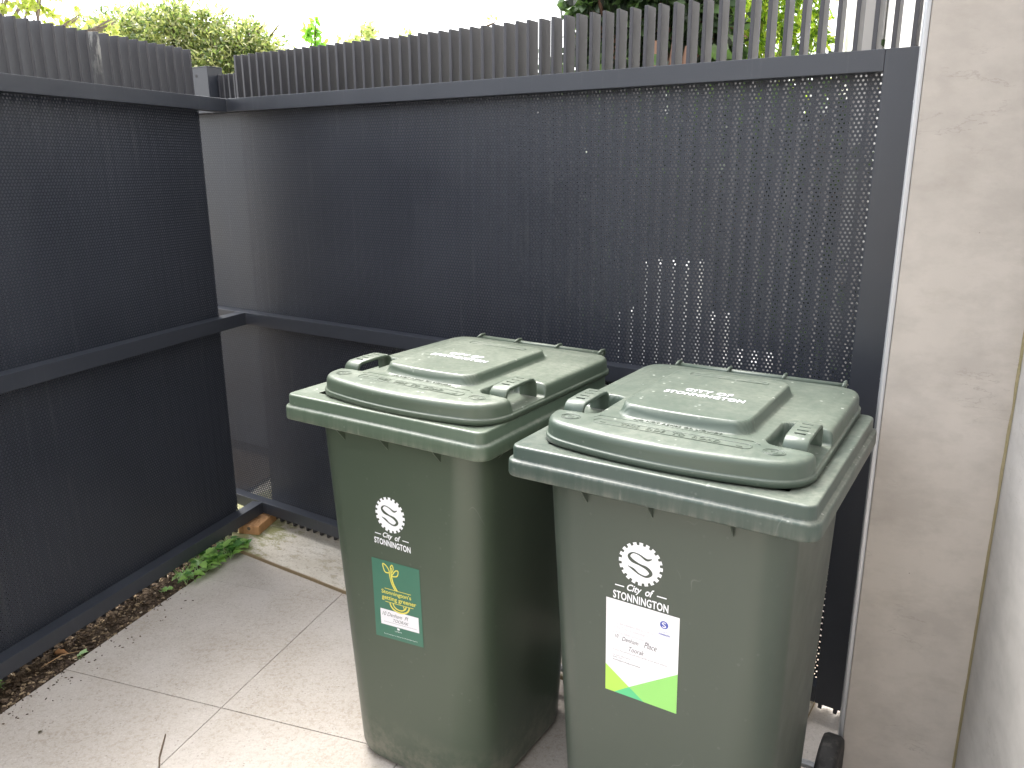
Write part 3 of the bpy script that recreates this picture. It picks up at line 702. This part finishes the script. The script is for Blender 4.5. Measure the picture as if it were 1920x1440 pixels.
def weed(name, label, spots, group=None):
    t = empty(name, spots[0][0]); tag(t, label, 'weed', group); o0 = spots[0][0]
    st = MB()
    for (p, L, yaw, pit, k) in spots:
        V, Fc = leaf_shape(L, L*random.uniform(.75, .95)); R = Matrix.Rotation(yaw, 3, 'Z') @ Matrix.Rotation(-pit, 3, 'Y') @ Matrix.Rotation(random.uniform(-.35, .35), 3, 'X')
        pm('leaf', [p-o0+R @ Vector(q) for q in V], Fc, WL[k], t, smooth=True)
        st.tube([p-o0, p-o0-R @ Vector((.3*L, 0, .1*L))+Vector((0, 0, -.01)), Vector((p.x-o0.x, p.y-o0.y, -.012))+T2*-.02], .0011, 5)
    st.build('stem', WL[1], t)
    return t
sp = []
for i in range(150):
    f = random.random(); u = 2.20+.34*f; v = -2.075+random.uniform(-.045, .045)+.02*f; z = random.uniform(.008, .060)*(.5+.5*sin(pi*min(1, f*.8+.1)))+.006
    sp.append((TP(v, u, z), random.uniform(.030, .050)*(1 if f > .2 else .75), random.uniform(-2.6, 1.2), random.uniform(-.1, .75), random.choices((0, 1, 2), (5, 3, 2) if f < .7 else (3, 1, 6))[0]))
weed('weed_clump', 'leafy green weed clump growing from the bark at the fence corner', sp)
sp = [(TP(-2.10+random.uniform(-.015, .015), 2.13+random.uniform(-.02, .02), .015), .03, random.uniform(-2, 0), .4, 0) for i in range(4)]
weed('weed_sprout', 'small weed sprout just left of the leafy clump', sp)
sp = [(TP(-2.066, 1.72+random.uniform(-.012, .012), .006), .018, random.uniform(-3, 3), .5, 1) for i in range(5)]
weed('weed_sprout', 'tiny bright sprout at the paving edge halfway along the bark strip', sp)
sp = [(TP(-2.17+random.uniform(-.02, .02), 1.50+random.uniform(-.02, .02), .006), .022, random.uniform(-3, 3), .5, 0) for i in range(7)]
weed('weed_sprout', 'low weed sprout in the bark near the left edge of the photo', sp)
def twig(name, pts, r, label, m, cat='twig'):
    mb = MB(); mb.tube([Vector(p) for p in pts], r, 6); o = mb.build(name, m, None, True); tag(o, label, cat); return o
twig('twig', [TP(-1.535, 1.50, .004), TP(-1.51, 1.46, .0045), TP(-1.485, 1.42, .004), TP(-1.455, 1.385, .003)], [.0016, .0022, .0022, .0018], 'thin dark twig lying on the paving near the bottom edge', BARK)
twig('twig', [TP(-2.12, 1.62, .012), TP(-2.10, 1.68, .022), TP(-2.08, 1.73, .010)], [.001, .0018, .001], 'bent tan twig on the bark mulch beside the dry leaf', mat('tan_twig', (.4, .26, .14), .8))
def dry(name, p, L, label, col):
    V, Fc = leaf_shape(L, L*.7); R = Matrix.Rotation(random.uniform(0, 6), 3, 'Z')
    o = pm(name, [R @ Vector((x, y, abs(y)*.9+z*.3)) for x, y, z in V], Fc, mat('dry_leaf', col, .8), smooth=True); o.location = p; tag(o, label, 'leaf'); return o
dry('dry_leaf', TP(-2.135, 1.68, .014), .045, 'curled orange brown dry leaf on the mulch', (.42, .22, .10))
dry('dry_leaf', TP(-1.875, 1.39, .003), .014, 'small dark leaf scrap on the paving near the bottom left corner', (.07, .06, .03))

# ------------------------------------------------------------------ trees beyond the fences
def leaves(mb, blobs, n, L, W, nm, droop=.2):
    tot = sum(b[3]**2 for b in blobs)
    for (x, y, z, r) in blobs:
        k = int(n*r*r/tot)
        cl = [(Vector((random.gauss(0, 1), random.gauss(0, 1), random.gauss(0, 1))).normalized()*r*random.uniform(.45, 1.05)) for _ in range(max(5, k//14))]
        for _ in range(k):
            c = random.choice(cl); p = Vector((x, y, z))+c+Vector((random.gauss(0, 1), random.gauss(0, 1), random.gauss(0, 1)))*r*.16
            d = (c.normalized()+Vector((random.gauss(0, .6), random.gauss(0, .6), random.gauss(0, .6)-droop))).normalized()
            s = d.cross(Vector((random.gauss(0, 1), random.gauss(0, 1), random.gauss(0, 1)))).normalized(); up = d.cross(s)
            l = L*random.uniform(.6, 1.25); w_ = W*random.uniform(.7, 1.2)
            V = [p, p+d*l*.35+s*w_*.5+up*w_*.12, p+d*l*.35-s*w_*.5+up*w_*.12, p+d*l*.75+s*w_*.36, p+d*l*.75-s*w_*.36, p+d*l-up*l*.12]
            mb.add(V, [(0, 1, 2), (1, 3, 4, 2), (3, 5, 4)], random.randrange(nm))
def tree(name, label, cat, blobs, n, L, W, mats, base, bark=BARK, tr=.06, group=None, droop=.2, extra=None):
    t = empty(name, (base[0], base[1], 0)); tag(t, label, cat, group); o = Vector((base[0], base[1], 0))
    zl = min(b[2] for b in blobs); mb = MB(); top = Vector((base[0]*.7+blobs[0][0]*.3, base[1], max(.6, zl-.3)))-o
    mb.tube([(0, 0, -.04), top*.5+Vector((.04, 0, 0)), top], [tr*1.5, tr*1.1, tr*.85], 9)
    for b in blobs:
        e = Vector(b[:3])-o; m_ = top.lerp(e, .5)+Vector((random.uniform(-.1, .1), random.uniform(-.1, .1), .08)); mb.tube([top, m_, e, e+Vector((random.uniform(-.2, .2)*b[3], 0, b[3]*.7))], [tr*.6, tr*.4, tr*.2, tr*.06], 6)
        for k in range(3):
            q = e+Vector((random.gauss(0, 1), random.gauss(0, 1), random.gauss(.3, 1)))*b[3]*.6; mb.tube([m_, e.lerp(q, .5), q], [tr*.25, tr*.15, tr*.05], 5)
    mb.build('trunk', bark, t, True)
    mb = MB(); leaves(mb, [(b[0]-o.x, b[1]-o.y, b[2], b[3]) for b in blobs], n, L, W, len(mats), droop); mb.build('crown', mats, t)
    if extra: extra(t, o)
    return t
def B(px, py, d, rpx): p = at(px, py, d); return (p.x, p.y, p.z, rpx/F_PX*d)
YG = [m_leaf('hedge_leaf_yellow', (.34, .35, .17), .4, .35), m_leaf('hedge_leaf_green', (.24, .29, .12), .4, .35), m_leaf('hedge_leaf_pale', (.48, .46, .28), .35, .3), m_leaf('hedge_leaf_dark', (.10, .14, .06), .35, .3)]
bl = [B(*q) for q in ((330, 60, 7, 62), (285, 85, 7.1, 60), (390, 80, 7, 55), (225, 90, 7.2, 60), (165, 85, 7.1, 48), (200, 65, 7.3, 30), (440, 95, 7, 52), (480, 105, 7, 52), (515, 125, 7, 42), (410, 135, 6.9, 60), (350, 130, 7, 60), (270, 150, 7, 60), (460, 160, 7, 60), (520, 170, 7, 50), (380, 220, 7, 90), (250, 220, 7, 90), (500, 240, 7, 80), (330, 34, 7, 26), (470, 70, 7, 28), (390, 42, 7, 22), (250, 42, 7.1, 25))]
tree('hedge_shrub', 'dense yellow green leafy shrub rising behind the fence corner', 'shrub', bl, 38000, .052, .017, YG, (at(360, 200, 7).x, 7, 0), tr=.05)
LIME = [m_leaf('lime_leaf', (.34, .37, .13), .6, .3), m_leaf('lime_leaf_pale', (.44, .44, .20), .6, .25)]
bl = [B(*q) for q in ((15, 38, 5.2, 24), (52, 14, 5.2, 20), (75, 28, 5.2, 22), (40, 10, 5.2, 15), (72, -20, 5.2, 30), (30, -50, 5.2, 40), (135, 50, 5.6, 24), (150, 30, 5.6, 16), (215, 42, 5.6, 18), (195, 55, 5.6, 12), (88, 50, 5.3, 10))]
tree('lime_sapling', 'thin sapling with sparse lime leaves at the top left corner', 'tree', bl, 420, .050, .034, LIME, (at(45, 200, 5.2).x, 5.2, 0), tr=.022, bark=m_bark('pale_bark', (.34, .28, .24)))
SPR = [m_leaf('fresh_leaf', (.26, .44, .10), .55, .3)]
tree('slender_shrub', 'slender bright green shoot rising above the fins against white sky', 'shrub', [B(588, 62, 6, 15), B(594, 42, 6, 9), B(585, 90, 6, 20), B(590, 130, 6, 26)], 520, .045, .025, SPR, (at(588, 200, 6).x, 6, 0), tr=.015)
PALE = [m_leaf('pale_leaf', (.40, .42, .25), .6, .3)]
tree('sparse_tree', 'pale sparse treetop showing faintly above the fins left of centre', 'tree', [B(680, 68, 9, 22), B(655, 75, 9, 14), B(700, 55, 9, 12), B(690, 100, 9, 30), B(760, 70, 9, 12), B(930, 42, 9, 12)], 600, .06, .03, PALE, (at(690, 200, 9).x, 9, 0), tr=.03)
DK = [m_leaf('dark_leaf', (.030, .055, .022), .25, .4), m_leaf('mid_leaf', (.07, .12, .045), .35, .4), m_leaf('inner_leaf', (.018, .028, .014), .2, .4)]
bl = [B(*q) for q in ((1110, 5, 5.5, 40), (1150, 45, 5.5, 50), (1200, 10, 5.5, 60), (1260, -20, 5.5, 60), (1180, 90, 5.6, 60), (1260, 60, 5.6, 60), (1320, 20, 5.5, 60), (1330, 90, 5.6, 55), (1150, 140, 5.6, 70), (1250, 150, 5.6, 70), (1100, -40, 5.5, 40), (1180, -60, 5.5, 60), (1350, -60, 5.5, 60), (1110, 110, 5.6, 45), (1320, 200, 5.6, 70), (1150, 230, 5.6, 70), (1210, 60, 5.9, 80), (1300, 80, 5.9, 80), (1130, 80, 5.9, 60))]
def redlimbs(t, o):
    mb = MB()
    for (a, b, c_) in (((1235, 200), (1226, 120), (1232, 78)), ((1272, 200), (1264, 125), (1268, 80)), ((1300, 200), (1287, 120), (1293, 88))):
        P = [at(*q, 5.25)-o for q in (a, b, c_)]; mb.tube(P, [.036, .030, .020], 9)
    mb.build('limb', REDBARK, t, True)
tree('evergreen_tree', 'dark broad leaved evergreen with orange brown limbs behind the gate fins', 'tree', bl, 9000, .095, .055, DK, (at(1250, 250, 5.5).x, 5.5, 0), tr=.07, bark=REDBARK, extra=redlimbs)
BG = [m_leaf('bamboo_leaf', (.26, .36, .05), .6, .35), m_leaf('bamboo_leaf_yellow', (.48, .52, .10), .6, .3), m_leaf('bamboo_leaf_green', (.10, .17, .035), .5, .35)]
bl = [B(*q) for q in ((1400, 10, 6, 48), (1450, 30, 6, 50), (1500, 20, 6, 45), (1400, 80, 6, 50), (1460, 100, 6, 50), (1520, 90, 6, 38), (1380, 150, 6, 50), (1450, 190, 6, 60), (1520, 170, 6, 40), (1440, -50, 6, 60), (1520, -50, 6, 40), (1540, 40, 6, 26))]
tree('bamboo_clump', 'sunlit yellow green bamboo seen through the right hand fins', 'bamboo', bl, 5200, .085, .017, BG, (at(1450, 250, 6).x, 6, 0), tr=.025, bark=mat('bamboo_cane', (.35, .36, .12), .5), droop=.8)

# unseen dark palings, added to stop sky showing through the hedge gaps
pf = empty('blocking_fence', gpt(-.35, 1.95, -.03), GYAW); tag(pf, 'dark paling fence added behind the laurel hedge to block its bright gaps', 'fence')
PAL = m_bark('dark_paling', (.045, .036, .03)); pb = box('paling', 0, .12, 0, .018, 0, 1.80, PAL, pf)
for i in range(1, 28):
    o = link(pb.copy(), pf); o.location = (i*.121, .006*(i % 2), random.uniform(-.012, .012))
for z in (.3, 1.5): box('rail', 0, 3.38, .026, .06, z, z+.07, PAL, pf)
# dark planting added outside gate and left fence to dim view through holes
HD = [m_leaf('laurel_leaf', (.028, .050, .020), .2, .4), m_leaf('laurel_leaf_mid', (.05, .085, .03), .25, .4), m_leaf('laurel_leaf_deep', (.016, .024, .012), .15, .3)]
def hedge(label, P0, P1, h, n, nl):
    bl = []
    for i in range(n):
        for zz in (.22, .62, 1.0, h-.28):
            p = P0.lerp(P1, (i+.5)/n); bl.append((p.x+random.uniform(-.06, .06), p.y+random.uniform(-.06, .06), zz+random.uniform(-.05, .05), .36))
    m_ = P0.lerp(P1, .5)
    return tree('backing_hedge', label, 'hedge', bl, nl, .085, .045, HD, (m_.x, m_.y), tr=.03)
hedge('dark low laurel hedge added behind the perforated gate to darken its holes', gpt(-.9, 1.35), gpt(2.5, 1.35), 1.80, 9, 26000)
hedge('dark laurel hedge added outside the left fence to darken its holes', TP(-2.75, .2), TP(-2.75, 1.9), 1.6, 6, 9000)
